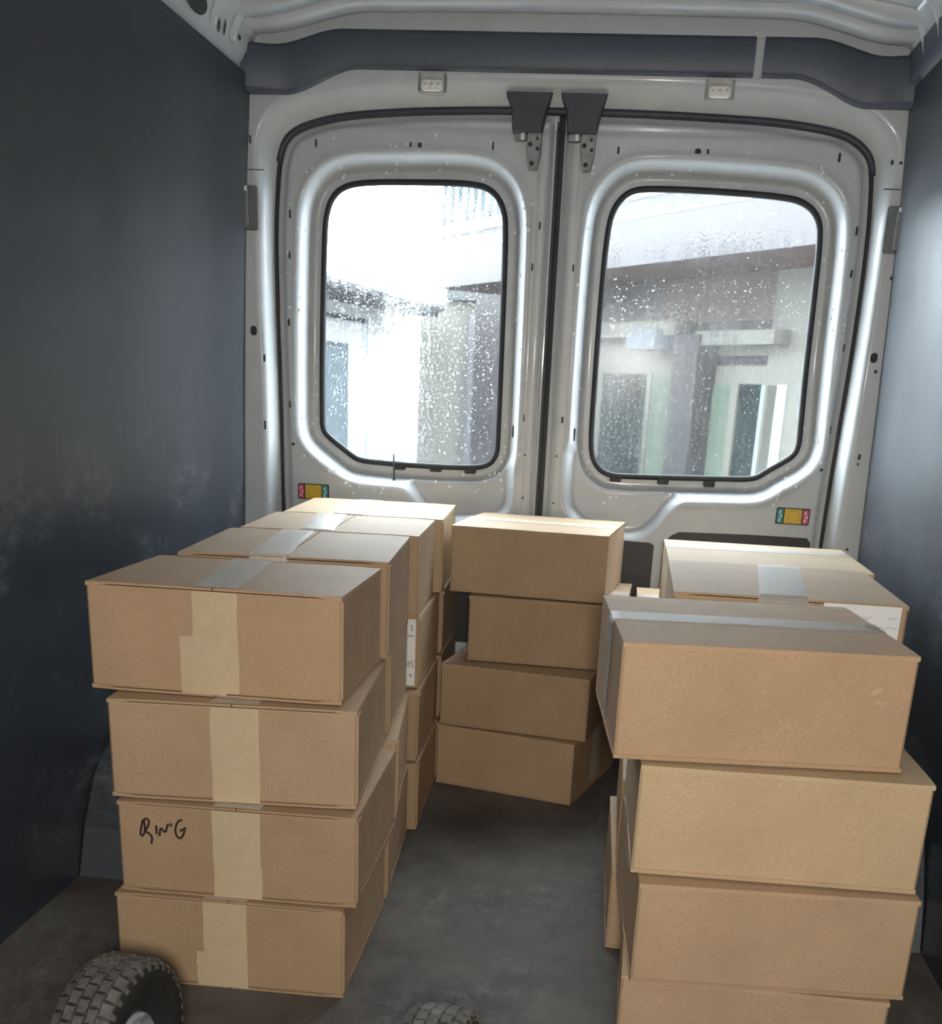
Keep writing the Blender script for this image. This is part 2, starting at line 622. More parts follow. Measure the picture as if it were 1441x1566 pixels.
# rear body frame around the two doors
OUT = [(-.806, .015), (-.806, .912), (-.812, 1.182), (-.813, 1.324), (-.813, 1.437), (-.805, 1.556), (-.797, 1.62), (-.778, 1.668), (-.736, 1.696), (-.663, 1.717),
       (-.573, 1.731), (-.394, 1.743), (-.2, 1.749), (0, 1.750), (.2, 1.749), (.422, 1.743), (.558, 1.737), (.703, 1.718), (.757, 1.693), (.791, 1.661), (.803, 1.622),
       (.817, 1.469), (.820, 1.198), (.812, .909), (.811, .656), (.811, .015)]

OUT = OUT[:1] + [q for q in smoothpoly(OUT, 2) if q[1] > .2] + OUT[-1:]


def grow(poly, d):
    V = np.array(poly)
    c = []
    k = len(V)
    for i in range(k):
        a, b, e = V[i - 1], V[i], V[(i + 1) % k]
        t = (e - a) / (np.linalg.norm(e - a) + 1e-9)
        nrm = np.array([-t[1], t[0]])
        c.append(tuple(b + nrm * d))
    return c


def frame_depth(P):
    d, _ = sdf(P, OUT)
    wdt = 0.026 + 0.030 * sstep(1.45, 1.70, P[:, 1])
    return YD(P[:, 1]) - 0.004 - 0.060 * ramp1(0.0, 1.0, d / wdt)


wb = None
wb = sheet('wall_back', -.935, .935, 0.0, 2.02, 0.009, None, [OUT], frame_depth, PAINT)
tag(wb, kind='structure')
jn = len(OUT)
obj('leak_block_jamb', [(x, YD(z) - .005, z) for x, z in OUT] + [(x * 1.002, YD(z) + .075, z) for x, z in OUT], [(i, i + 1, jn + i + 1, jn + i) for i in range(jn - 1)], PAINT, wb)  # jamb loop added to close a light leak around the doors
# rubber seal around the opening (thicker across the top)
sp = [(x, YD(z) - 0.004, z) for x, z in grow(OUT, -0.004)]
MB().tube(sp, 0.0055, 8).build('door_seal', RUBBER, wb, True)
MB().tube([(x, YD(z) - 0.001, z - 0.004) for x, z in OUT if z > 1.60], 0.0105, 8).build('top_seal', simple('blue_black_seal', (0.035, 0.042, 0.055), 0.5), wb, True)


def plate_on(u, name, pts, mat, parent, thick=0.004, proud=0.003, c=0.001, yf=None):
    z = sum(q[1] for q in pts) / len(pts)
    y = (yf if yf is not None else YD)(z)
    return MB().prism(pts, y - proud, y - proud + thick, c).build(name, mat, parent)


def rrect(cx, cz, w_, h_, r, seg=4, slant=0.0):
    pts = []
    for (sx, sz, a0) in ((1, -1, -90), (1, 1, 0), (-1, 1, 90), (-1, -1, 180)):
        for k_ in range(seg + 1):
            a = math.radians(a0 + 90 * k_ / seg)
            x = sx * (w_ / 2 - r) + r * math.cos(a)
            z = sz * (h_ / 2 - r) + r * math.sin(a)
            pts.append((cx + x + slant * z, cz + z))
    return pts


def YP(z):
    return YD(z) - 0.064


# pillar holes, door check plates
for (x, z, w_, h_) in ((-.872, 1.172, .019, .026), (.870, 1.173, .019, .026), (.884, 1.372, .010, .010), (.880, 1.138, .009, .010), (.872, .913, .007, .016), (.871, .893, .006, .007),
                       (.905, .893, .006, .007), (.878, .656, .008, .008), (.862, 1.643, .008, .008), (-.868, 1.655, .005, .02), (.84, 1.644, .006, .012), (-.842, 1.10, .005, .02), (-.845, .915, .006, .025)):
    x, z = .2046 + (x - .2046) * .991, 1.038 + (z - 1.038) * .991
    plate_on(0, 'pillar_hole', rrect(x, z, w_, h_, min(w_, h_) * .48), HOLE, wb, 0.003, 0.0012, 0.0, YP)
for s in (-1, 1):
    x = s * .862
    cp = plate_on(0, 'door_check_plate', rrect(x, 1.483, .044, .112, .008), PLATE, wb, 0.006, 0.006, 0.001, YP)
    MB().cbox(x + s * 0.002, x + s * 0.020, YP(1.48) - 0.022, YP(1.48) - 0.004, 1.432, 1.53, 0.003).build('check_arm', STEEL, cp)
    MB().cbox(x + s * 0.004, x + s * 0.016, YP(1.48) - 0.026, YP(1.48) - 0.020, 1.522, 1.534, 0.002).build('check_pin', WHITE, cp)
# fine body joint lines on the pillars
for s in (-1, 1):
    MB().box(s * .845 - .022, s * .845 + .022, YP(1.58) - 0.0006, YP(1.58) + .002, 1.576, 1.5785).build('body_joint', HOLE, wb)


# ------------------------------------------------------------------ the two rear doors
LW = [(-.683, 1.441), (-.690, 1.25), (-.694, 1.054), (-.694, .96), (-.694, .915), (-.683, .893), (-.64, .862), (-.606, .838), (-.585, .826), (-.55, .821), (-.40, .817), (-.243, .819), (-.185, .828), (-.162, .861),
      (-.160, .90), (-.162, 1.208), (-.164, 1.45), (-.172, 1.52), (-.208, 1.566), (-.272, 1.579), (-.42, 1.577), (-.57, 1.573), (-.633, 1.559), (-.665, 1.527), (-.679, 1.484)]
RW = [(.697, 1.475), (.702, 1.30), (.706, 1.122), (.713, .965), (.714, .935), (.706, .905), (.672, .880), (.635, .857), (.61, .838), (.585, .831), (.55, .829), (.24, .819), (.172, .820), (.135, .843), (.114, .888),
      (.112, 1.023), (.112, 1.309), (.117, 1.48), (.132, 1.535), (.166, 1.570), (.215, 1.580), (.39, 1.579), (.59, 1.570), (.647, 1.556), (.684, 1.524)]
LP = [(-.118, .93), (-.118, .73), (-.135, .700), (-.17, .685), (-.30, .672), (-.355, .690), (-.385, .725), (-.41, .755), (-.46, .790), (-.40, .85), (-.2, .88)]
RP = [(.058, .95), (.058, .76), (.072, .715), (.11, .685), (.18, .664), (.245, .655), (.286, .666), (.325, .700), (.350, .742), (.385, .772), (.42, .80), (.36, .86), (.2, .90)]
SEAM = -.022


def ccw(poly):
    a = sum(poly[i][0] * poly[(i + 1) % len(poly)][1] - poly[(i + 1) % len(poly)][0] * poly[i][1] for i in range(len(poly)))
    return poly if a > 0 else poly[::-1]


def make_door(name, win, pocket, left):
    win = ccw(smoothpoly(win, 2))
    pk = smoothpoly(pocket, 2)
    body = [q for q in grow(OUT, 0.0)]
    if left:
        outl = [(x + .007, z - .006 if z > 1.5 else z) for x, z in OUT if x < SEAM - .05] + [(SEAM - .009, 1.743), (SEAM - .009, .015)]
    else:
        outl = [(SEAM + .009, .015), (SEAM + .009, 1.743)] + [(x - .007, z - .006 if z > 1.5 else z) for x, z in OUT if x > SEAM + .05]

    def depth(P):
        dw, _ = sdf(P, win)
        dp, _ = sdf(P, pk)
        de, _ = sdf(P, outl)
        rec = 0.058 * (1 - ramp1(0.028, 0.062, dw))
        poc = 0.034 * (1 - ramp1(-0.012, 0.018, dp))
        bead = -0.004 * np.exp(-((dw - 0.070) / 0.008) ** 2)
        edge = 0.012 * (1 - sstep(0.012, 0.026, -de))
        flute = 0.0035 * np.exp(-((np.abs(P[:, 0] - SEAM) - 0.062) / 0.006) ** 2) * (P[:, 1] < 1.68)
        top = 0.004 * np.exp(-((P[:, 1] - 1.705) / 0.008) ** 2)
        return YD(P[:, 1]) + np.maximum(np.maximum(rec, poc), edge) + bead * (poc < 0.004) + flute + top

    xs_ = [q[0] for q in outl]
    d = sheet(name, min(xs_) - .01, max(xs_) + .01, 0.005, 1.76, 0.0062, outl, [win], depth, PAINT)
    tag(d, kind='structure')
    # window: gasket, pane, drops
    g1 = MB()
    nn = len(win)
    inner = grow(win, 0.009)
    outer_ = grow(win, -0.007)
    vs, fs = [], []
    for (pl, dy) in ((inner, 0.056), (inner, 0.046), (win, 0.042), (outer_, 0.048), (outer_, 0.060)):
        vs += [(x, YD(z) + dy, z) for x, z in pl]
    for r_ in range(4):
        for i in range(nn):
            j = (i + 1) % nn
            fs.append((r_ * nn + i, r_ * nn + j, (r_ + 1) * nn + j, (r_ + 1) * nn + i))
    g1.add(vs, fs)
    gk = g1.build('window_gasket', RUBBER, d, True)
    # unseen black skin with the window opening, added to block light leaks
    sk = grow(win, -.012)
    if left:
        so = ccw([(SEAM - .001, -.02), (SEAM - .001, 1.80), (-.86, 1.80), (-.86, -.02)])
    else:
        so = ccw([(.86, -.02), (.86, 1.80), (SEAM - .001, 1.80), (SEAM - .001, -.02)])
    sheet('leak_block_skin', min(q[0] for q in so) - .01, max(q[0] for q in so) + .01, -.03, 1.81, .03, so, [grow(win, -.004)], lambda P: YD(P[:, 1]) + .066, RUBBER, d)
    for k_ in range(3):
        xc = ((-.455, -.345, -.24) if left else (.195, .335, .47))[k_]
        MB().cbox(xc - .017, xc + .017, YD(.81) + .044, YD(.81) + .058, .803, .822, .003).build('gasket_clip', RUBBER, gk)
    vs = [(x, YD(z) + 0.054, z) for x, z in win]
    fs = [tuple(range(nn))]
    pane = obj('window_pane', vs[:nn], fs, GLASS, d)
    rr = random.Random(3 if left else 5)
    db = MB()
    wp = np.array(win)
    cand = np.array([(rr.uniform(wp[:, 0].min(), wp[:, 0].max()), rr.uniform(wp[:, 1].min(), wp[:, 1].max())) for _ in range(2600)])
    dd, _ = sdf(cand, win)
    for (x, z), q in zip(cand, dd):
        if q > -0.02:
            continue
        # fewer beads in the dry patch high on the outer side
        dry = (x < -.42 and z > 1.28) if left else (z > 1.36)
        if dry and rr.random() < 0.93:
            continue
        r_ = rr.choice((0.0006, 0.0008, 0.0010, 0.0013)) * (1.25 if rr.random() < .12 else 1)
        db.dome((x, YD(z) + 0.0535, z), r_, r_ * .7, 6)
    dr = db.build('water_drops', DROP, pane, True)
    tag(dr, kind='stuff')
    # condensation beads on the metal around the glass, their glints painted as white
    pb = MB()
    for _ in range(130):
        i = rr.randrange(nn)
        x, z = win[i]
        off = rr.choice((0.018, 0.03, 0.045, 0.06, 0.075, 0.09))
        gx = np.array(grow(win, -off)[i]) if False else None
        a, b = win[i - 1], win[(i + 1) % nn]
        t = Vector((b[0] - a[0], b[1] - a[1])).normalized()
        px, pz = x + t.y * off + rr.uniform(-.01, .01), z - t.x * off + rr.uniform(-.02, .02)
        P_ = np.array([[px, pz]])
        if sdf(P_, outl)[0][0] > -0.02 or sdf(P_, win)[0][0] < 0.012:
            continue
        pb.dome((px, depth(P_)[0] + .0002, pz), rr.uniform(.0018, .0042), .0020, 8)
    tag(pb.build('condensation_beads', BEAD, d, True), kind='stuff')
    return d, outl, depth


dl, outL, depL = make_door('door_1', LW, LP, True)
dr_, outR, depR = make_door('door_2', RW, RP, False)


def on(dep, x, z):
    return float(dep(np.array([[x, z]]))[0])


def slot(door, dep, x, z, w_=.006, h_=.020, slant=0.0, mat=HOLE):
    y = on(dep, x, z)
    MB().prism(rrect(x, z, w_, h_, min(w_, h_) * .4, 3, slant), y - .0010, y + .003, 0).build('clip_slot', mat, door)


for (x, z, w_, h_) in ((-.693, 1.656, .006, .02), (-.769, 1.480, .006, .022), (-.772, 1.376, .006, .020), (-.777, 1.2, .006, .02), (-.778, .976, .006, .02), (-.770, .864, .010, .010),
                       (-.430, 1.655, .005, .020), (-.405, 1.655, .011, .019), (-.205, 1.661, .005, .020), (-.067, 1.472, .005, .02), (-.082, 1.369, .005, .02), (-.084, .971, .006, .020), (-.074, .868, .006, .006),
                       (-.074, .746, .006, .006), (-.113, .932, .008, .034)):
    slot(dl, depL, x, z, w_, h_)
for (x, z, w_, h_) in ((.132, 1.659, .006, .018), (.342, 1.659, .016, .020), (.368, 1.659, .006, .020), (.710, 1.657, .007, .022), (.781, 1.486, .006, .022), (.783, 1.382, .006, .020), (.791, 1.197, .006, .02),
                       (.786, .981, .006, .022), (.778, .871, .009, .009), (.032, 1.37, .005, .018), (.029, .971, .006, .018), (.0195, .870, .006, .006), (.0185, .736, .006, .006), (.064, .931, .009, .036)):
    slot(dr_, depR, x, z, w_, h_)
# dark access openings low on the doors
for (d, dep, pts) in ((dr_, depR, [(.352, .30), (.775, .30), (.777, .664), (.765, .678), (.60, .678), (.395, .674), (.372, .662), (.352, .640)]),
                      (dr_, depR, [(.04, .30), (.325, .30), (.325, .630), (.31, .638), (.06, .645), (.04, .632)]),
                      (dl, depL, [(-.365, .30), (-.07, .30), (-.07, .632), (-.085, .645), (-.35, .638), (-.365, .630)]),
                      (dl, depL, [(-.78, .30), (-.40, .30), (-.40, .64), (-.42, .672), (-.76, .672), (-.78, .655)])):
    y = YD(.5) - .002
    MB().prism(pts, y - .004, y + .004, .002).build('access_cover', BLACK, d)
    if d is dl:
        pass
# thin lit flange and the dark centre seal between the doors
MB().tube([(SEAM, YD(.015) + .018, .015), (SEAM, YD(1.735) + .018, 1.735)], .0110, 8).build('centre_seal', simple('centre_seal_grey', (.040, .044, .048), .5), dl)
MB().tube([(SEAM - .011, YD(.015) + .002, .015), (SEAM - .011, YD(1.722) + .002, 1.722)], .0022, 6).build('seal_lip', RUBBER, dl)
for (d, x) in ((dl, SEAM - .024), (dr_, SEAM + .016)):
    MB().tube([(x, YD(.02) + .004, .02), (x, YD(.9) + .004, .9), (x, YD(1.715) + .004, 1.715)], .0035, 8).build('edge_flange', PAINT, d, True)


# latch at the top of each door: dark cover on the body frame side, toothed grey catch below
def latch(d, x0, side):
    y = YD(1.73)
    cov = MB()
    cov.prism([(x0 - .042, 1.688), (x0 + .036, 1.688), (x0 + .042, 1.72), (x0 + .050, 1.752), (x0 + .060, 1.779), (x0 - .062, 1.779), (x0 - .060, 1.766), (x0 - .046, 1.738)], y - .052, y - .010, .004)
    c = cov.build('latch_cover', simple('latch_black', (0.042, 0.048, 0.060), 0.5, var=.1), d)
    b = MB()
    b.prism([(x0 + .004, 1.604), (x0 + .026, 1.604), (x0 + .034, 1.640), (x0 + .036, 1.69), (x0 - .002, 1.69), (x0 - .004, 1.650)], y - .030, y - .004, .002)
    cat = b.build('latch_catch', STEEL, d)
    for (dx, z, r_) in ((.012, 1.617, .006), (.026, 1.652, .005), (.006, 1.662, .006), (.024, 1.676, .004)):
        yy = y - .0306
        MB().prism([(x0 + dx + r_ * math.cos(2 * math.pi * k_ / 10), z + r_ * math.sin(2 * math.pi * k_ / 10)) for k_ in range(10)], yy - .001, yy + .003, 0).build('catch_rivet', HOLE, cat)
    MB().cbox(x0 - .038, x0 - .006, y - .026, y - .003, 1.672, 1.690, .003).build('striker', STEEL, d)
    MB().cbox(x0 - .020, x0 - .010, y - .030, y - .004, 1.673, 1.690, .002).build('striker_pin', WHITE, d)


latch(dl, -.108, -1)
latch(dr_, .036, 1)


# coloured lock sliders
def slider(d, x0, x1, z0, z1, left):
    y = YD(z0)
    base = MB().cbox(x0, x1, y - .004, y + .004, z0, z1, .003).build('lock_slider', BLACK, d)
    L = x1 - x0
    a = (x0 + L * .04, x0 + L * .20)
    m = (x0 + L * .245, x0 + L * .76)
    b = (x0 + L * .80, x0 + L * .96)
    zz = (z0 + .004, z1 - .004)
    MB().cbox(*a, y - .0052, y - .003, *zz, .001).build('red_panel' if left else 'green_panel', RED if left else TEAL, base)
    MB().cbox(*b, y - .0052, y - .003, *zz, .001).build('green_panel' if left else 'red_panel', TEAL if left else RED, base)
    sl = MB().cbox(*m, y - .006, y - .003, z0 + .003, z1 - .003, .001)
    sl.cbox(m[0] + (m[1] - m[0]) * .28, m[1] - (m[1] - m[0]) * .2, y - .012, y - .005, z0 + .008, z1 - .008, .002)
    sl.build('yellow_slide', YELLOW, base)
    for (q0, q1) in (a, b):
        w_ = q1 - q0
        mk = MB()
        for k_ in range(3):
            zc = zz[0] + (zz[1] - zz[0]) * (.22 + .28 * k_)
            xc = q0 + w_ * (.35 + .3 * (k_ % 2))
            mk.add([(xc - .002, y - .0056, zc - .0035), (xc + .001, y - .0056, zc - .004), (xc + .003, y - .0056, zc + .003), (xc, y - .0056, zc + .0035)], [(0, 1, 2, 3)])
        tag(mk.build('white_marks', WHITE, base), kind='stuff')


slider(dl, -.757, -.661, .706, .752, True)
slider(dr_, .668, .764, .714, .761, False)

# thin black rod standing on the ledge below the left window
rod = empty('thin_rod', (-.464, YD(.78) + .004, .776))
MB().tube([(0.001, 0, 0), (0, .001, .035), (-.003, .004, .078)], .0026, 8).build('rod', BLACK, rod, True)
MB().tube([(0.001, 0, -.001), (.001, 0, .003)], .005, 8).build('foot', BLACK, rod, True)
tag(rod, 'thin black rod standing upright on the ledge below the left window', 'rod')


# ------------------------------------------------------------------ header trims and lamps
def htop(x):
    a = abs(x)
    return 1.908 - .040 * float(sstep(.60, .80, np.array(a)))


def hbot(x):
    a = abs(x)
    return 1.817 - .062 * float(sstep(.56, .76, np.array(a)))


def header(name, x0, x1, lab):
    xs_ = np.linspace(x0, x1, max(8, int((x1 - x0) / .02)))
    rows = []
    for x in xs_:
        t, b = htop(x), hbot(x)
        ya = 3.400 - .03 * float(sstep(.74, .87, np.array(abs(x))))
        rows.append([(x, 3.475, t - .004), (x, ya + .012, t), (x, ya + .003, t - .004), (x, ya, t - .012), (x, ya - .004, (t + b) / 2), (x, ya, b + .012), (x, ya + .003, b + .004), (x, ya + .012, b), (x, 3.478, b - .002)])
    o = strip_loft(rows, name, TRIM)
    for r_, flip in ((rows[0], False), (rows[-1], True)):
        k_ = len(r_)
        obj('trim_end', r_, [tuple(range(k_))], TRIM, o)
    tag(o, kind='structure')
    return o


t1 = header('trim_1', -.872, .458, '')
t2 = header('trim_2', .480, .872, '')
# pale strap end that shows in the gap between the two trims
MB().cbox(.461, .477, 3.41, 3.44, 1.815, 1.905, .003).build('gap_bracket', PAINT, wb)
# dark rail cover over the right wall, with its pale crease
rows = []
for y in np.linspace(Y0, 3.40, 24):
    rows.append([(.842, y, 1.800), (.836, y, 1.806), (.836, y, 1.835), (.830, y, 1.868), (.835, y, 1.874)])
t3 = strip_loft(rows, 'trim_3', TRIM)
tag(t3, kind='structure')


def lamp(xc, lab):
    z0 = 1.789
    y = YP(z0)
    root = empty('cargo_lamp', (xc, y, z0 - .024))
    b = MB()
    for (a, e) in ((rrect(0, .024, .072, .050, .008), 0),):
        b.prism(a, -.006, .004, .002)
    b.build('lamp_housing', LAMPBODY, root)
    MB().prism(rrect(0, .018, .058, .026, .010), -.011, -.004, .003).build('lens', LENS, root)
    for k_ in (-1, 0, 1):
        q = MB()
        q.dome((k_ * .017, -.0105, .018), .0085, .004, 10)
        q.build('bulb_dome', LENS, root, True)
        q = MB()
        q.dome((k_ * .017, -.0142, .020), .0025, .001, 8)
        q.build('bulb_tip', LAMPBODY, root, True)
    for s_ in (-1, 1):
        MB().cbox(s_ * .034 - .003, s_ * .034 + .003, -.010, .002, .004, .046, .001).build('side_clip', STEEL, root)
    MB().cbox(-.026, .024, -.009, -.003, .036, .047, .002).build('upper_panel', simple('lamp_upper', (.50, .48, .46), .4, var=.1), root)
    tag(root, lab, 'lamp', 'cargo lamps above the rear doors')


lamp(-.3633, 'small rectangular cargo lamp above the left rear door')
lamp(.3794, 'small rectangular cargo lamp above the right rear door')


# ------------------------------------------------------------------ cardboard boxes
def wob(rs, n_=5):
    P_ = [(rs.uniform(-1, 1), rs.uniform(1.5, 9), rs.uniform(4, 18), rs.uniform(0, 6.3)) for _ in range(n_)]
    return lambda a, z: sum(A * math.sin(f * a * 6 + g * z * 3 + ph) for A, f, g, ph in P_) / n_


def body_mesh(W, D, H, rs):
    f = wob(rs)
    r_ = .004
    ring = []
    segs = 12
    cor = [(W / 2, -D / 2), (W / 2, D / 2), (-W / 2, D / 2), (-W / 2, -D / 2)]
    # counter-clockwise from front-left
    seq = [(-W / 2, -D / 2), (W / 2, -D / 2), (W / 2, D / 2), (-W / 2, D / 2)]
    for i in range(4):
        a, b = Vector(seq[i]), Vector(seq[(i + 1) % 4])
        t = (b - a).normalized()
        L = (b - a).length
        nrm = Vector((t.y, -t.x))
        for k_ in range(segs + 1):
            s_ = r_ + (L - 2 * r_) * k_ / segs
            edge = min(1.0, min(k_, segs - k_) / 3)
            ring.append((a + t * s_, nrm, edge))
    zs = [.0055, .009, .02, H * .25, H * .5, H * .75, H - .02, H - .009, H - .0060]
    k = len(ring)
    vs, fs = [], []
    for zi, z in enumerate(zs):
        ez = 0.25 + min(1, min(zi, len(zs) - 1 - zi) / 3)
        for (q, nr, e) in ring:
            dsp = (-.0016 + .0016 * f(q.x + q.y * 1.3, z)) * e * ez
            if zi in (0, len(zs) - 1):
                dsp -= .0012
            vs.append((q.x + nr.x * dsp, q.y + nr.y * dsp, z))
    for a in range(len(zs) - 1):
        for i in range(k):
            j = (i + 1) % k
            fs.append((a * k + i, a * k + j, (a + 1) * k + j, (a + 1) * k + i))
    fs += [tuple(range(k - 1, -1, -1)), tuple((len(zs) - 1) * k + i for i in range(k))]
    return vs, fs


def flap_mesh(W, D, H, axis, side, top, rs, lift=0.0):
    """one major flap: axis 'y' = seam runs along y, hinge on an x side"""
    L, Wd = (D, W) if axis == 'y' else (W, D)
    n1, n2 = 8, 5
    th = .0038
    L *= 1 + rs.uniform(0, .0022)
    sh_ = rs.uniform(-.001, .001)
    f = wob(rs, 3)
    vs, fs = [], []
    gap = .0012
    for lay in (0, 1):
        for i in range(n1 + 1):
            for j in range(n2 + 1):
                l_ = -L / 2 + L * i / n1 + sh_
                q = Wd / 2 - (Wd / 2 - gap) * j / n2      # from hinge to seam
                if i in (0, n1):
                    l_ *= (1 - .0007 * rs.random())
                z = H - th if lay == 0 else H
                if j == 0 and lay == 1:
                    z -= .0012
                    q -= .0002
                if j == 0 and lay == 0:
                    z -= .0042
                    q += .0006
                z += (lift * (abs(l_) / (L / 2)) ** 3 * (j / n2) + .0003 * f(l_, q)) if top and lift else 0
                if not top:
                    z = H - z
                x, y = (side * q, l_) if axis == 'y' else (l_, side * q)
                vs.append((x, y, z))
    m_ = (n1 + 1) * (n2 + 1)
    def id_(a, i, j):
        return a * m_ + i * (n2 + 1) + j
    for i in range(n1):
        for j in range(n2):
            fs.append((id_(1, i, j), id_(1, i + 1, j), id_(1, i + 1, j + 1), id_(1, i, j + 1)))
            fs.append((id_(0, i, j), id_(0, i, j + 1), id_(0, i + 1, j + 1), id_(0, i + 1, j)))
    for i in range(n1):
        for j in (0, n2):
            fs.append((id_(0, i, j), id_(0, i + 1, j), id_(1, i + 1, j), id_(1, i, j)))
    for j in range(n2):
        for i in (0, n1):
            fs.append((id_(0, i, j), id_(0, i, j + 1), id_(1, i, j + 1), id_(1, i, j)))
    return vs, fs


def tape_strip(W, D, H, axis, off, width, ends, rs, top=True, off2=None, wr=.0011, only=None):
    """packing tape along the seam, running down `ends` = (front/left length, back/right length)"""
    L = D if axis == 'y' else W
    path = []
    eps = .0012
    a, b = ends
    if only is None:
        if a:
            for k_ in range(7):
                path.append((-L / 2 - eps, H - a + a * k_ / 6.5))
        for k_ in range(15):
            path.append((-L / 2 + L * k_ / 14, H + eps))
        if b:
            for k_ in range(7):
                path.append((L / 2 + eps, H - .008 - (b - .008) * k_ / 6))
    else:
        for k_ in range(7):
            path.append((-L / 2 - eps, H - a + a * k_ / 6.2))
    f = wob(rs, 4)
    nw = 12
    vs, fs = [], []
    o2 = off if off2 is None else off2
    for i, (l_, z) in enumerate(path):
        t = (l_ + L / 2) / L
        for j in range(nw + 1):
            q = off + (o2 - off) * t + width * (j / nw - .5) + (.0012 * rs.uniform(-1, 1) if j in (0, nw) else 0)
            h = wr * (0.5 + 0.5 * f(l_ * 2 + j * .9, q * 60)) * (0 if j in (0, nw) else 1)
            on_top = -L / 2 <= l_ <= L / 2
            zz, ll = (z + h, l_) if on_top else (z, l_ + (-h if l_ < 0 else h))
            if not top:
                zz = H - zz
            vs.append((q, ll, zz) if axis == 'y' else (ll, q, zz))
    for i in range(len(path) - 1):
        for j in range(nw):
            p0 = i * (nw + 1) + j
            fs.append((p0, p0 + 1, p0 + nw + 2, p0 + nw + 1))
    return vs, fs


def ribbon(strokes, width, y):
    """pen strokes in x-z on a face that looks to -y"""
    vs, fs = [], []
    for st in strokes:
        pts = [Vector(q) for q in st]
        # smooth the stroke
        for _ in range(2):
            q = [pts[0]]
            for i in range(len(pts) - 1):
                q += [pts[i].lerp(pts[i + 1], .25), pts[i].lerp(pts[i + 1], .75)]
            q.append(pts[-1])
            pts = q
        b = len(vs)
        for i, q in enumerate(pts):
            a_, e_ = pts[max(0, i - 1)], pts[min(len(pts) - 1, i + 1)]
            t = (e_ - a_)
            t = t.normalized() if t.length > 1e-9 else Vector((1, 0))
            nn_ = Vector((-t.y, t.x)) * width * .5
            vs += [(q.x + nn_.x, y, q.y + nn_.y), (q.x - nn_.x, y, q.y - nn_.y)]
        for i in range(len(pts) - 1):
            fs.append((b + 2 * i, b + 2 * i + 1, b + 2 * i + 3, b + 2 * i + 2))
    return vs, fs


GL = 'brown boxes stacked along the left wall'
GR = 'brown boxes stacked along the right wall'
GC = 'brown boxes in the uneven middle stack'
count = [0]


def carton(xf, yf, z, yaw, W, D, H, label, group, axis='y', mat=0, top_tape=None, front_tape=None, lift=0.0, side_end=.05, back_end=.05, tape2=None, top_mat=None, joint=False):
    """xf, yf: middle of the front face at floor level"""
    count[0] += 1
    rs = random.Random(100 + count[0])
    c = Vector((xf, yf)) + Vector((-math.sin(yaw), math.cos(yaw))) * (D / 2)
    root = empty('cardboard_box', (c.x, c.y, z), yaw)
    tag(root, label, 'box', group)
    mt = KRAFT[mat]
    H -= .0024
    obj('carton_body', *body_mesh(W, D, H, rs), mt, root, False)
    for top in (True, False):
        for s_ in (1, -1):
            obj('top_flap' if top else 'bottom_flap', *flap_mesh(W, D, H, axis, s_, top, rs, lift if top else 0.0), mt, root)
    off, off2, wd = top_tape if top_tape else (0.0, 0.0, .072)
    tm = top_mat or TAPE_CLEAR
    fe = .06 if front_tape is None else 0
    obj('top_tape', *tape_strip(W, D, H, axis, off, wd, (fe if axis == 'y' else side_end, back_end), rs, True, off2), tm, root, True)
    if front_tape:
        for (o_, w_, a_, from_top) in front_tape:
            vs, fs = tape_strip(W, D, H, axis, o_, w_, (a_, 0), rs, from_top, None, .0006, only='front')
            if not from_top:
                vs = [(x, y + .0004, zz) for x, y, zz in vs]
            obj('front_tape', vs, fs, TAPE_TAN, root, True)
    if joint:
        # glued corner joint: the overlapping tab beside the front right edge
        MB().box(W / 2 - .0004, W / 2 + .0022, -D / 2 + .004, -D / 2 + .036, .010, H - .010).build('glue_tab', mt, root)
    return root


def pos(n_):
    return ('topmost of', 'second from the top of', 'third from the top of', 'lowest of')[n_]


X = .2046
# --- left block: four stacks one behind another, four boxes high
hl_ = [.1750, .1715, .1787, .1875]
zl = [0, .1750, .3465, .5252]
carton(-.6542 + X, 1.8458, zl[3], .009, .438, .338, hl_[3], 'brown cardboard box with creased tape, topmost of the front left stack', GL, mat=3, top_tape=(.003, -.030, .078),
       front_tape=[(-.020, .080, .102, False), (.003, .078, .178, True)], joint=True)
carton(-.6158 + X, 1.8133, zl[2], .075, .4254, .405, hl_[2], 'brown box with full height tape, second from the top of the front left stack', GL, mat=0, top_tape=(.004, .004, .082),
       front_tape=[(.006, .078, .060, False), (.004, .083, .174, True)], joint=True)
b3 = carton(-.6059 + X, 1.791, zl[1], .024, .4213, .405, hl_[1], 'cardboard box marked RING in black marker, in the front left stack', GL, mat=1, top_tape=(0, 0, .084),
            front_tape=[(.001, .086, .060, False), (0, .085, .165, True)], joint=True)
carton(-.6218 + X, 1.782, 0, .015, .4123, .405, hl_[0], 'brown box standing on the floor, lowest of the front left stack', GL, mat=1, top_tape=(-.007, -.007, .079),
       front_tape=[(-.014, .094, .070, False), (-.007, .079, .120, True)], joint=True)
RING = [[(-.1657, .1368), (-.1701, .1201), (-.1719, .1072), (-.1664, .1058), (-.1624, .1207), (-.1646, .1368), (-.1586, .1399), (-.1544, .134), (-.157, .1248), (-.1634, .1152), (-.1566, .1121), (-.15, .1053), (-.1531, .0922)],
        [(-.1426, .1278), (-.1424, .1114)], [(-.1376, .1082), (-.1346, .1266), (-.127, .1127), (-.1219, .1305), (-.1198, .1314)], [(-.117, .1335), (-.1152, .1274)],
        [(-.0952, .1406), (-.1014, .1408), (-.1089, .1269), (-.108, .1106), (-.0995, .1058), (-.0939, .1154), (-.0918, .1235)], [(-.1006, .1203), (-.0892, .1274)]]
tag(obj('marker_writing', *ribbon(RING, .0040, -.405 / 2 - .0006), INK, b3), kind='stuff')

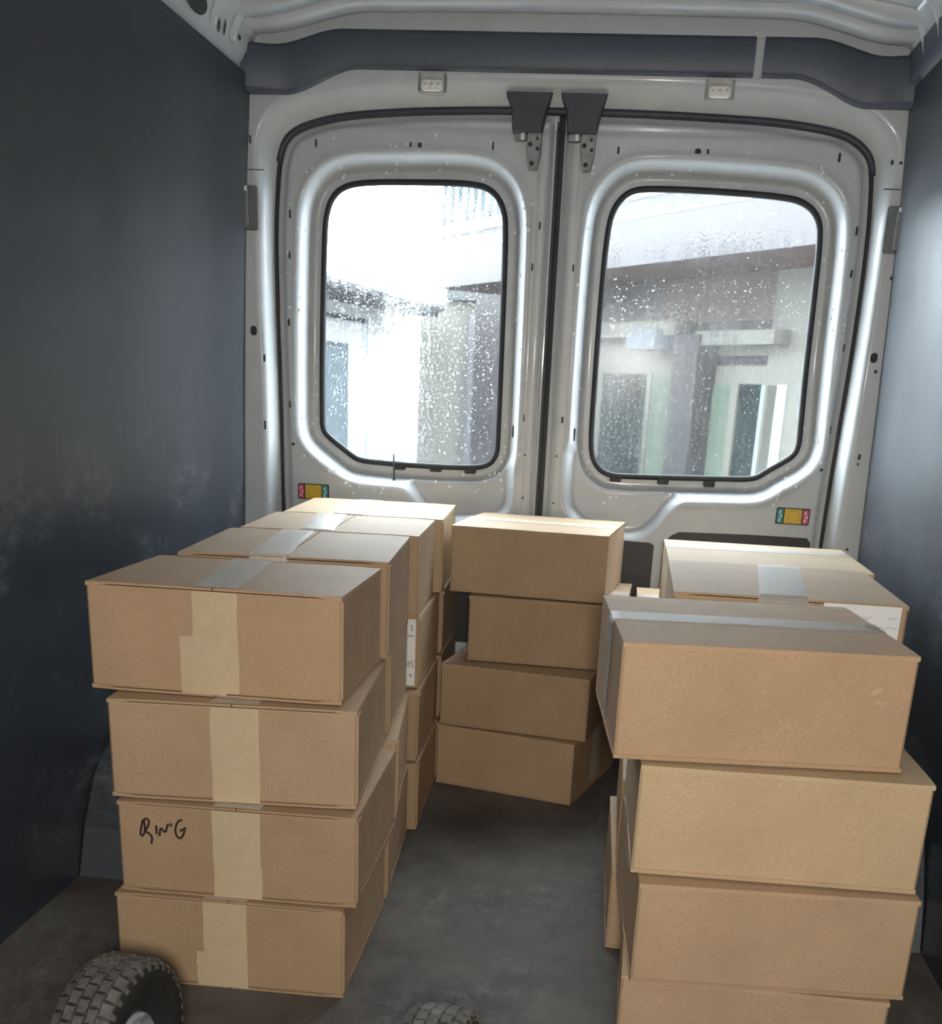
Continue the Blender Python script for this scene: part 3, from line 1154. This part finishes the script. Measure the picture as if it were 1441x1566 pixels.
hb = [.1753, .1757, .1757, .1940]
zb = [0, .1753, .3510, .5267]
for nm, rows_, mats, tp in (
        ('second left stack', [(-.431, 2.202, .080, .413), (-.436, 2.259, .085, .412), (-.413, 2.226, .12, .416), (-.425, 2.206, .07, .415)], (1, 1, 0, 1), (-.030, -.050, .074)),
        ('third left stack', [(-.449, 2.645, .055, .417), (-.447, 2.682, .03, .416), (-.441, 2.650, .03, .416), (-.436, 2.632, .04, .420)], (0, 0, 1, 1), (-.030, -.062, .078)),
        ('rearmost left stack', [(-.4535, 3.028, .060, .4225), (-.455, 3.090, .03, .42), (-.452, 3.070, .03, .42), (-.452, 3.045, .03, .42)], (2, 0, 0, 1), (-.04, -.04, .074))):
    for k_ in range(4):
        xf, yf, yw, W_ = rows_[k_]
        extra = 'brown cardboard box'
        lab = '%s, %s the %s' % (extra, pos(k_), nm)
        if k_ == 1 and nm.startswith('third'):
            lab = 'brown box with a white label on its corner, in the left block'
        if k_ == 0 and nm.startswith('rear'):
            lab = 'window-lit pale brown box, topmost of the rearmost left stack'
        b = carton(xf, yf, zb[3 - k_], yw, W_, .392 if k_ else (.424 if 'second' in nm else .366 if 'third' in nm else .426), hb[3 - k_], lab, GL, mat=mats[k_], top_tape=tp, joint=True)
        if k_ == 1 and nm.startswith('third'):
            yb = -.392 / 2
            lb = MB().box(.118, .1995, yb - .0010, yb + .001, .006, hb[2] - .008).build('paper_label', LABEL, b)
            lb['label'] = 'white paper label with black handwriting'
            st = [[(.186, .150), (.190, .153), (.193, .149), (.187, .141), (.194, .141)], [(.181, .126), (.184, .129), (.187, .126), (.190, .129), (.193, .126), (.196, .128)],
                  [(.181, .058), (.185, .066), (.188, .058), (.184, .052), (.181, .058)], [(.197, .067), (.191, .067), (.190, .060), (.196, .059), (.195, .052), (.189, .052)],
                  [(.186, .030), (.192, .036), (.190, .026)], [(.130, .150), (.150, .152), (.170, .148)], [(.130, .120), (.165, .121)], [(.13, .06), (.14, .07), (.15, .055), (.165, .068)]]
            tag(obj('handwriting', *ribbon(st, .0016, yb - .0016), INK, lb), kind='stuff')

# --- middle stack against the right door
carton(-.0168, 3.0661, .5250, -.107, .4204, .400, .1784, 'brown box with bright window-lit end, topmost of the middle stack', GC, 'x', 0, side_end=.0, back_end=.0)
carton(.0420, 3.0449, .3464, -.045, .417, .415, .1786, 'brown box shifted to the right, second from the top of the middle stack', GC, 'x', 1)
carton(-.0287, 2.9741, .1734, -.1788, .4108, .415, .1730, 'brown box turned slightly sideways, second from the floor in the middle stack', GC, 'x', 1)
carton(-.0455, 2.9663, 0, -.2723, .3968, .415, .1734, 'brown box turned sideways with tape on its end, lowest of the middle stack', GC, 'x', 3, back_end=.155)

# --- right block
hr_ = [.1761, .1727, .1785, .1815]
zr = [0, .1761, .3488, .5273]
r1 = carton(.4457, 1.679, zr[3], .090, .431, .4104, hr_[3], 'brown cardboard box with a small torn dent, topmost of the front right stack', GR, 'x', 3, side_end=.16, top_mat=TAPE_WHITE, top_tape=(.004, -.004, .070))
yb = -.4104 / 2 - .0005
m_ = MB()
m_.add([(.150, yb, .120), (.158, yb, .117), (.166, yb, .121), (.170, yb - .0012, .127), (.165, yb - .001, .130), (.156, yb, .126)], [(0, 1, 2, 3, 4, 5)])
m_.add([(.160, yb, .103), (.178, yb, .105), (.179, yb - .0006, .109), (.163, yb - .0008, .111), (.158, yb, .108)], [(0, 1, 2, 3, 4)])
m_.build('torn_dent', KRAFT[2], r1)['label'] = 'small pale torn dent'
carton(.4883, 1.6553, zr[2], .024, .4304, .405, hr_[2], 'paler yellowish cardboard box, second from the top of the front right stack', GR, 'x', 2)
carton(.4985, 1.6321, zr[1], .060, .4236, .405, hr_[1], 'brown cardboard box, third from the top of the front right stack', GR, 'x', 0)
carton(.4826, 1.6436, 0, -.0227, .4161, .405, hr_[0], 'brown box cut off by the photo edge, lowest of the front right stack', GR, 'x', 0)

hs = .1773
s1 = carton(.531, 2.128, 3 * hs, -.011, .418, .435, hs + .0050, 'brown box with white tape and a white label, behind the front right stack', GR, 'y', 0, top_mat=TAPE_WHITE, top_tape=(-.012, .028, .088), lift=.0)
yb = -.435 / 2
lb = MB().box(.060, .1970, yb - .0010, yb + .001, .032, hs - .001).build('paper_label', LABEL, s1)
lb['label'] = 'white paper label with faint handwriting'
st = [[(.125, .150), (.132, .156), (.138, .150), (.146, .157)], [(.176, .154), (.180, .158), (.184, .153), (.190, .158), (.193, .155)], [(.160, .136), (.166, .140), (.172, .135), (.180, .141), (.188, .136), (.194, .140)], [(.08, .12), (.12, .122), (.16, .118)]]
tag(obj('handwriting', *ribbon(st, .0009, yb - .0016), simple('pencil_grey', (.25, .25, .25), .6), lb), kind='stuff')
carton(.500, 2.115, 2 * hs, .0, .420, .430, hs, 'hidden brown box under the labelled one, second right stack', GR, 'y', 1)
carton(.470, 2.103, hs, .0, .420, .430, hs, 'brown box half hidden behind the front right stack, one up from floor', GR, 'y', 1)
carton(.464, 2.090, 0, .02, .420, .430, hs, 'brown box half hidden behind the front right stack, on the floor', GR, 'y', 0)
for k_ in range(4):
    xt, W_ = ((.5525, .445), (.535, .42), (.487, .40), (.487, .40))[k_]
    carton(xt, 2.605, (3 - k_) * .1762, -.01, W_, .440, .1762, ('pale window-lit box with long tape, topmost of the third right stack' if k_ == 0 else 'hidden brown box, %s the third right stack' % pos(k_)), GR, 'x', 2 if k_ == 0 else 1,
           top_mat=TAPE_WHITE, top_tape=(.085, .085, .075))
for k_ in range(3):
    carton(.478, 3.070, (2 - k_) * .1750, 0, .39, .322, .1750, ('small bright box top between the middle stack and the right stacks' if k_ == 0 else 'hidden brown box, %s the short stack by the right door' % ('middle of', 'lowest of')[k_ - 1]), GR, 'x', 2 if k_ == 0 else 1)


# ------------------------------------------------------------------ hand truck lying at the camera's feet
truck = empty('hand_truck', (-.212, 1.347, 0), math.radians(-6.6))
tag(truck, 'hand truck with two knobbly black tyres lying in the foreground', 'hand truck')
WR = .13


def wheel(xc, face):
    prof = [(.042, .020), (.052, .028), (.080, .041), (.105, .044), (.117, .0425), (.1245, .036), (.1262, .015), (.1265, 0), (.1262, -.015), (.1245, -.036), (.117, -.0425), (.105, -.044), (.080, -.041), (.052, -.028), (.042, -.020)]
    seg = 64
    vs, fs = [], []
    for i in range(seg):
        a = 2 * math.pi * i / seg
        for r_, x in prof:
            vs.append((xc + x, r_ * math.cos(a), WR + r_ * math.sin(a)))
    k = len(prof)
    for i in range(seg):
        i2 = (i + 1) % seg
        for j in range(k - 1):
            fs.append((i * k + j, i * k + j + 1, i2 * k + j + 1, i2 * k + j))
    tyre = obj('tyre', vs, fs, SIDE, truck, True)
    # tread blocks, laid like bricks
    t = MB()
    rows_ = [(-.0340, .1235), (-.0170, .1262), (0.0, .1270), (.0170, .1262), (.0340, .1235)]
    rows_ = [(a, b + .001) for a, b in rows_]
    nb = 34
    for ri, (x, r0) in enumerate(rows_):
        for i in range(nb):
            a0 = 2 * math.pi * (i + (.5 if ri % 2 else 0)) / nb
            da = 2 * math.pi / nb * .485
            hw = .0082
            vs = []
            tilt = .0032 * (x / .03) if abs(x) > .02 else 0
            for rr_, sh in ((r0 - .002, 1.0), (r0 + .0012, .93)):
                for (sx, sa) in ((-1, -1), (1, -1), (1, 1), (-1, 1)):
                    for q in ((sx * .80, sa), (sx, sa * .80)) if sx * sa > 0 else ((sx, sa * .80), (sx * .80, sa)):
                        aa = a0 + q[1] * da * sh
                        xx = x + q[0] * hw * sh
                        r1 = rr_ - tilt * q[0]
                        vs.append((xc + xx, r1 * math.cos(aa), WR + r1 * math.sin(aa)))
            f_ = [tuple(range(8, 16))]
            for j in range(8):
                j2 = (j + 1) % 8
                f_.append((j, j2, 8 + j2, 8 + j))
            t.add(vs, f_)
    # shoulder lugs
    for s_ in (-1, 1):
        for i in range(nb):
            a0 = 2 * math.pi * (i + .25) / nb
            da = 2 * math.pi / nb * .2
            vs = []
            for (r_, x) in ((.1240, .0385), (.113, .0448), (.112, .0430), (.1215, .037)):
                for q in (-da, da):
                    vs.append((xc + s_ * x, r_ * math.cos(a0 + q), WR + r_ * math.sin(a0 + q)))
            t.add(vs, [(0, 1, 3, 2), (2, 3, 5, 4), (4, 5, 7, 6), (0, 2, 4, 6), (1, 7, 5, 3)])
    tag(t.build('tread_blocks', TYRE, tyre), kind='stuff')
    # hub: dished metal rim on both faces
    for s_ in (-1, 1):
        pr = [(.050, .024), (.049, .032), (.044, .034), (.038, .028), (.030, .030), (.024, .040), (.014, .044), (.0, .044)]
        vs, fs = [], []
        sg = 32
        for i in range(sg):
            a = 2 * math.pi * i / sg
            for r_, x in pr:
                rib = .004 * max(0, math.cos(5 * a)) if .026 < r_ < .05 else 0
                vs.append((xc + s_ * (x + rib), r_ * math.cos(a), WR + r_ * math.sin(a)))
        k2 = len(pr)
        for i in range(sg):
            i2 = (i + 1) % sg
            for j in range(k2 - 1):
                fs.append((i * k2 + j, i * k2 + j + 1, i2 * k2 + j + 1, i2 * k2 + j))
        obj('hub', vs, fs, HUB, truck, True)


wheel(-.236, 1)
wheel(.236, -1)
MB().tube([(-.205, 0, WR), (.205, 0, WR)], .010, 12).build('axle', STEEL, truck, True)
for s_ in (-1, 1):
    MB().tube([(s_ * .13, .01, WR), (s_ * .13, -.15, WR - .02), (s_ * .13, -.62, .05)], .013, 10).build('frame_tube', RUBBER, truck, True)
MB().tube([(-.13, -.40, .083), (.13, -.40, .083)], .010, 10).build('cross_bar', RUBBER, truck, True)

# ------------------------------------------------------------------ outside, seen through the wet windows
def osimple(name, c, *a, **k):
    return simple(name, tuple(x * .54 for x in c), *a, **k)


STUCCO = osimple('white_render', (0.80, 0.81, 0.80), 0.8, var=.03, scale=3)
BEIGE = osimple('beige_render', (0.2025, 0.1917, 0.1647), 0.85, var=.06, scale=2)
MAUVE = osimple('mauve_render', (0.2025, 0.1890, 0.1980), 0.85, var=.06, scale=2)
SLATE = osimple('grey_roof', (0.07, 0.07, 0.069), 0.8, var=.2, scale=6)
FASC = osimple('lavender_fascia', (0.0580, 0.0475, 0.0470), 0.6, var=.03, scale=1.5)
CREAM = osimple('cream_frame', (0.1254, 0.1175, 0.0924), 0.6, var=.05)
GREEN = osimple('pale_green_curtain', (0.0660, 0.0891, 0.0594), 0.8, var=.1, scale=5)
DKGL = osimple('dark_window', (0.0139, 0.0198, 0.0186), 0.15, var=.2, scale=3)
PALEGL = osimple('pale_window', (0.24, 0.29, 0.31), 0.2, var=.05, scale=3)
BRWN = osimple('dark_brown_post', (0.0158, 0.0122, 0.0114), 0.7, var=.2)
PALEBL = osimple('pale_blue_panel', (0.085, 0.115, 0.14), 0.5, var=.05)
BRICK, n, p = new_mat('weathered_brick')
v = coords(n)
bt = nd(n, 'ShaderNodeTexBrick')
bt.inputs['Scale'].default_value = 4.0
bt.inputs['Color1'].default_value = (0.0660, 0.0330, 0.0198, 1)
bt.inputs['Color2'].default_value = (0.0495, 0.0303, 0.0209, 1)
bt.inputs['Mortar'].default_value = (0.0605, 0.0468, 0.0385, 1)
mp = nd(n, 'ShaderNodeMapping')
mp.inputs['Rotation'].default_value = (math.pi / 2, 0, 0)
n.links.new(v, mp.inputs[0])
n.links.new(mp.outputs[0], bt.inputs[0])
n.links.new(mixc(n, noise(n, v, 1.3, 5), bt.outputs[0], (0.045, 0.037, 0.030)), p.inputs['Base Color'])
p.inputs['Roughness'].default_value = 0.9
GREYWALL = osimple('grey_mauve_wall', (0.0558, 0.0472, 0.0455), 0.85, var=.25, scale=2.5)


def along(A, B):
    """an Empty at A whose local x runs from A to B; local -y faces the van"""
    e = math.atan2(B[1] - A[1], B[0] - A[0])
    return e


# left neighbour: long white wall running away from the van
A, B = (-3.35, 8.0), (-2.38, 14.07)
e = empty('white_house', (A[0], A[1], -.75), along(A, B))
tag(e, 'white rendered house with a low grey eave, seen through the left window', 'building')
L_ = math.hypot(B[0] - A[0], B[1] - A[1])
MB().box(0, L_, -.0, .4, 0, 2.62).build('wall', STUCCO, e)
# in this frame +x runs along the wall, -y faces the alley
ev = MB()
ev.prism([(0, 2.56), (L_, 2.56), (L_, 2.70), (0, 2.74)], -.40, .4, .01)
ev.build('eave', SLATE, e)
MB().tube([(0, -.42, 2.66), (L_, -.42, 2.66)], .055, 10).build('gutter', osimple('grey_gutter', (.16, .16, .158), .5), e, True)
wf = MB().box(2.9, 4.30, -.05, .01, .86, 2.18).build('window', osimple('dark_frame', (.12, .13, .135), .5), e)
MB().box(2.95, 4.25, -.06, -.04, .91, 2.13).build('pane', PALEGL, wf)
MB().box(4.80, 4.85, -.05, .01, .3, 2.45).build('downpipe', osimple('grey_pipe', (.45, .46, .46), .5), e)
MB().box(3.3, 4.85, -.05, .01, 2.40, 2.44).build('string_course', SLATE, e)

# beige end wall closing the alley
e = empty('beige_outbuilding', (-2.38, 14.07, -.75))
tag(e, 'beige rendered outbuilding under a dark overhang, at the end of the alley', 'building')
MB().box(.12, 3.0, .25, .5, 0, 2.75).build('wall', BEIGE, e)
MB().box(.72, 1.6, .18, .25, 0, 2.62).build('side_wall', MAUVE, e)
MB().tube([(.94, .12, .0), (.94, .12, 2.6)], .03, 8).build('downpipe', osimple('white_pipe', (.6, .6, .6), .5), e, True)
MB().box(.45, 3.0, .10, .6, 2.76, 2.86).build('eave', SLATE, e)

# right neighbour: house with a deep pale balcony fascia over brick and windows
A, B = (-1.77, 12.6), (1.34, 8.1)
an = along(A, B)
e = empty('brick_house', (A[0], A[1], -.75), an)
tag(e, 'brick house with a pale lavender balcony front and green-curtained windows', 'building')
zz0 = .75
MB().box(-.05, 9.0, -.02, .05, 2.0 + zz0, 2.46 + zz0).build('balcony_fascia', FASC, e)
MB().box(-.05, 9.0, -.028, -.018, 2.325 + zz0, 2.335 + zz0).build('fascia_joint', osimple('joint_grey', (.5, .48, .5), .6), e)
MB().box(-.05, 9.0, .05, 1.2, 2.0 + zz0, 2.12 + zz0).build('balcony_slab', osimple('timber_soffit', (.10, .058, .040), .8, var=.2, scale=4), e)
MB().box(-.2, 9.0, -.06, .08, 2.46 + zz0, 2.54 + zz0).build('balcony_kerb', STUCCO, e)
MB().box(-.1, 9.0, .02, .06, 2.98 + zz0, 3.03 + zz0).build('hand_rail', PALEBL, e)
MB().box(-.1, 9.0, .065, .085, 2.54 + zz0, 2.99 + zz0).build('balcony_screen', osimple('pale_blue_screen', (.075, .105, .125), .5, var=.1, scale=5), e)
for k_ in range(26):
    x = -.05 + k_ * .16
    MB().box(x, x + .05, .02, .05, 2.52 + zz0, 3.0 + zz0).build('baluster', PALEBL, e)
o9 = .9
# local y runs away from the van here, wall set back 0.9 m under the balcony; local x shift of the wall frame is zero along the run
def wx(s_):
    return s_
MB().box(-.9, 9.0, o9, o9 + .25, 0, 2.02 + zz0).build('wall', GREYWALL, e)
def panel(name, s0, s1, z0, z1, mat, d=.05, par=None):
    return MB().box(wx(s0), wx(s1), o9 - d, o9 + .01, z0 + zz0, z1 + zz0).build(name, mat, par or e)
panel('brick_panel', 2.70, 4.12, 1.66, 2.0, BRICK, .03)
panel('cream_pier', 4.14, 5.6, -.7, 2.0, CREAM, .06)
panel('ledge', 1.4, 3.12, 1.55, 1.67, CREAM, .22)
panel('ledge', 3.40, 4.36, 1.47, 1.575, CREAM, .22)
ac = panel('air_unit', 2.54, 2.97, 1.44, 1.60, osimple('pale_blue_unit', (.075, .095, .11), .6), .30)
panel('lower_band', 1.3, 4.40, 1.40, 1.50, osimple('olive_band', (.15, .14, .115), .8, var=.1), .03)
w1 = panel('window', 1.68, 3.12, .1, 1.40, CREAM, .05)
panel('pane', 1.86, 2.62, .1, 1.25, DKGL, .06, w1)
panel('curtain', 2.64, 3.14, .1, 1.24, GREEN, .065, w1)
panel('mullion', 2.60, 2.66, .1, 1.25, CREAM, .08, w1)
MB().box(3.17, 3.50, o9 - .25, o9, 0, 1.55 + zz0).build('post', BRWN, e)
w2 = panel('window', 3.51, 4.42, .1, 1.325, CREAM, .05)
panel('curtain', 3.515, 3.77, .1, 1.18, GREEN, .065, w2)
panel('mullion', 3.757, 3.84, .1, 1.19, CREAM, .08, w2)
panel('pane', 3.84, 4.09, .1, 1.188, DKGL, .06, w2)
panel('pane', 4.10, 4.30, .1, 1.182, PALEGL, .06, w2)
panel('mullion', 4.29, 4.40, .1, 1.19, osimple('pale_frame', (.26, .26, .25), .6), .07, w2)
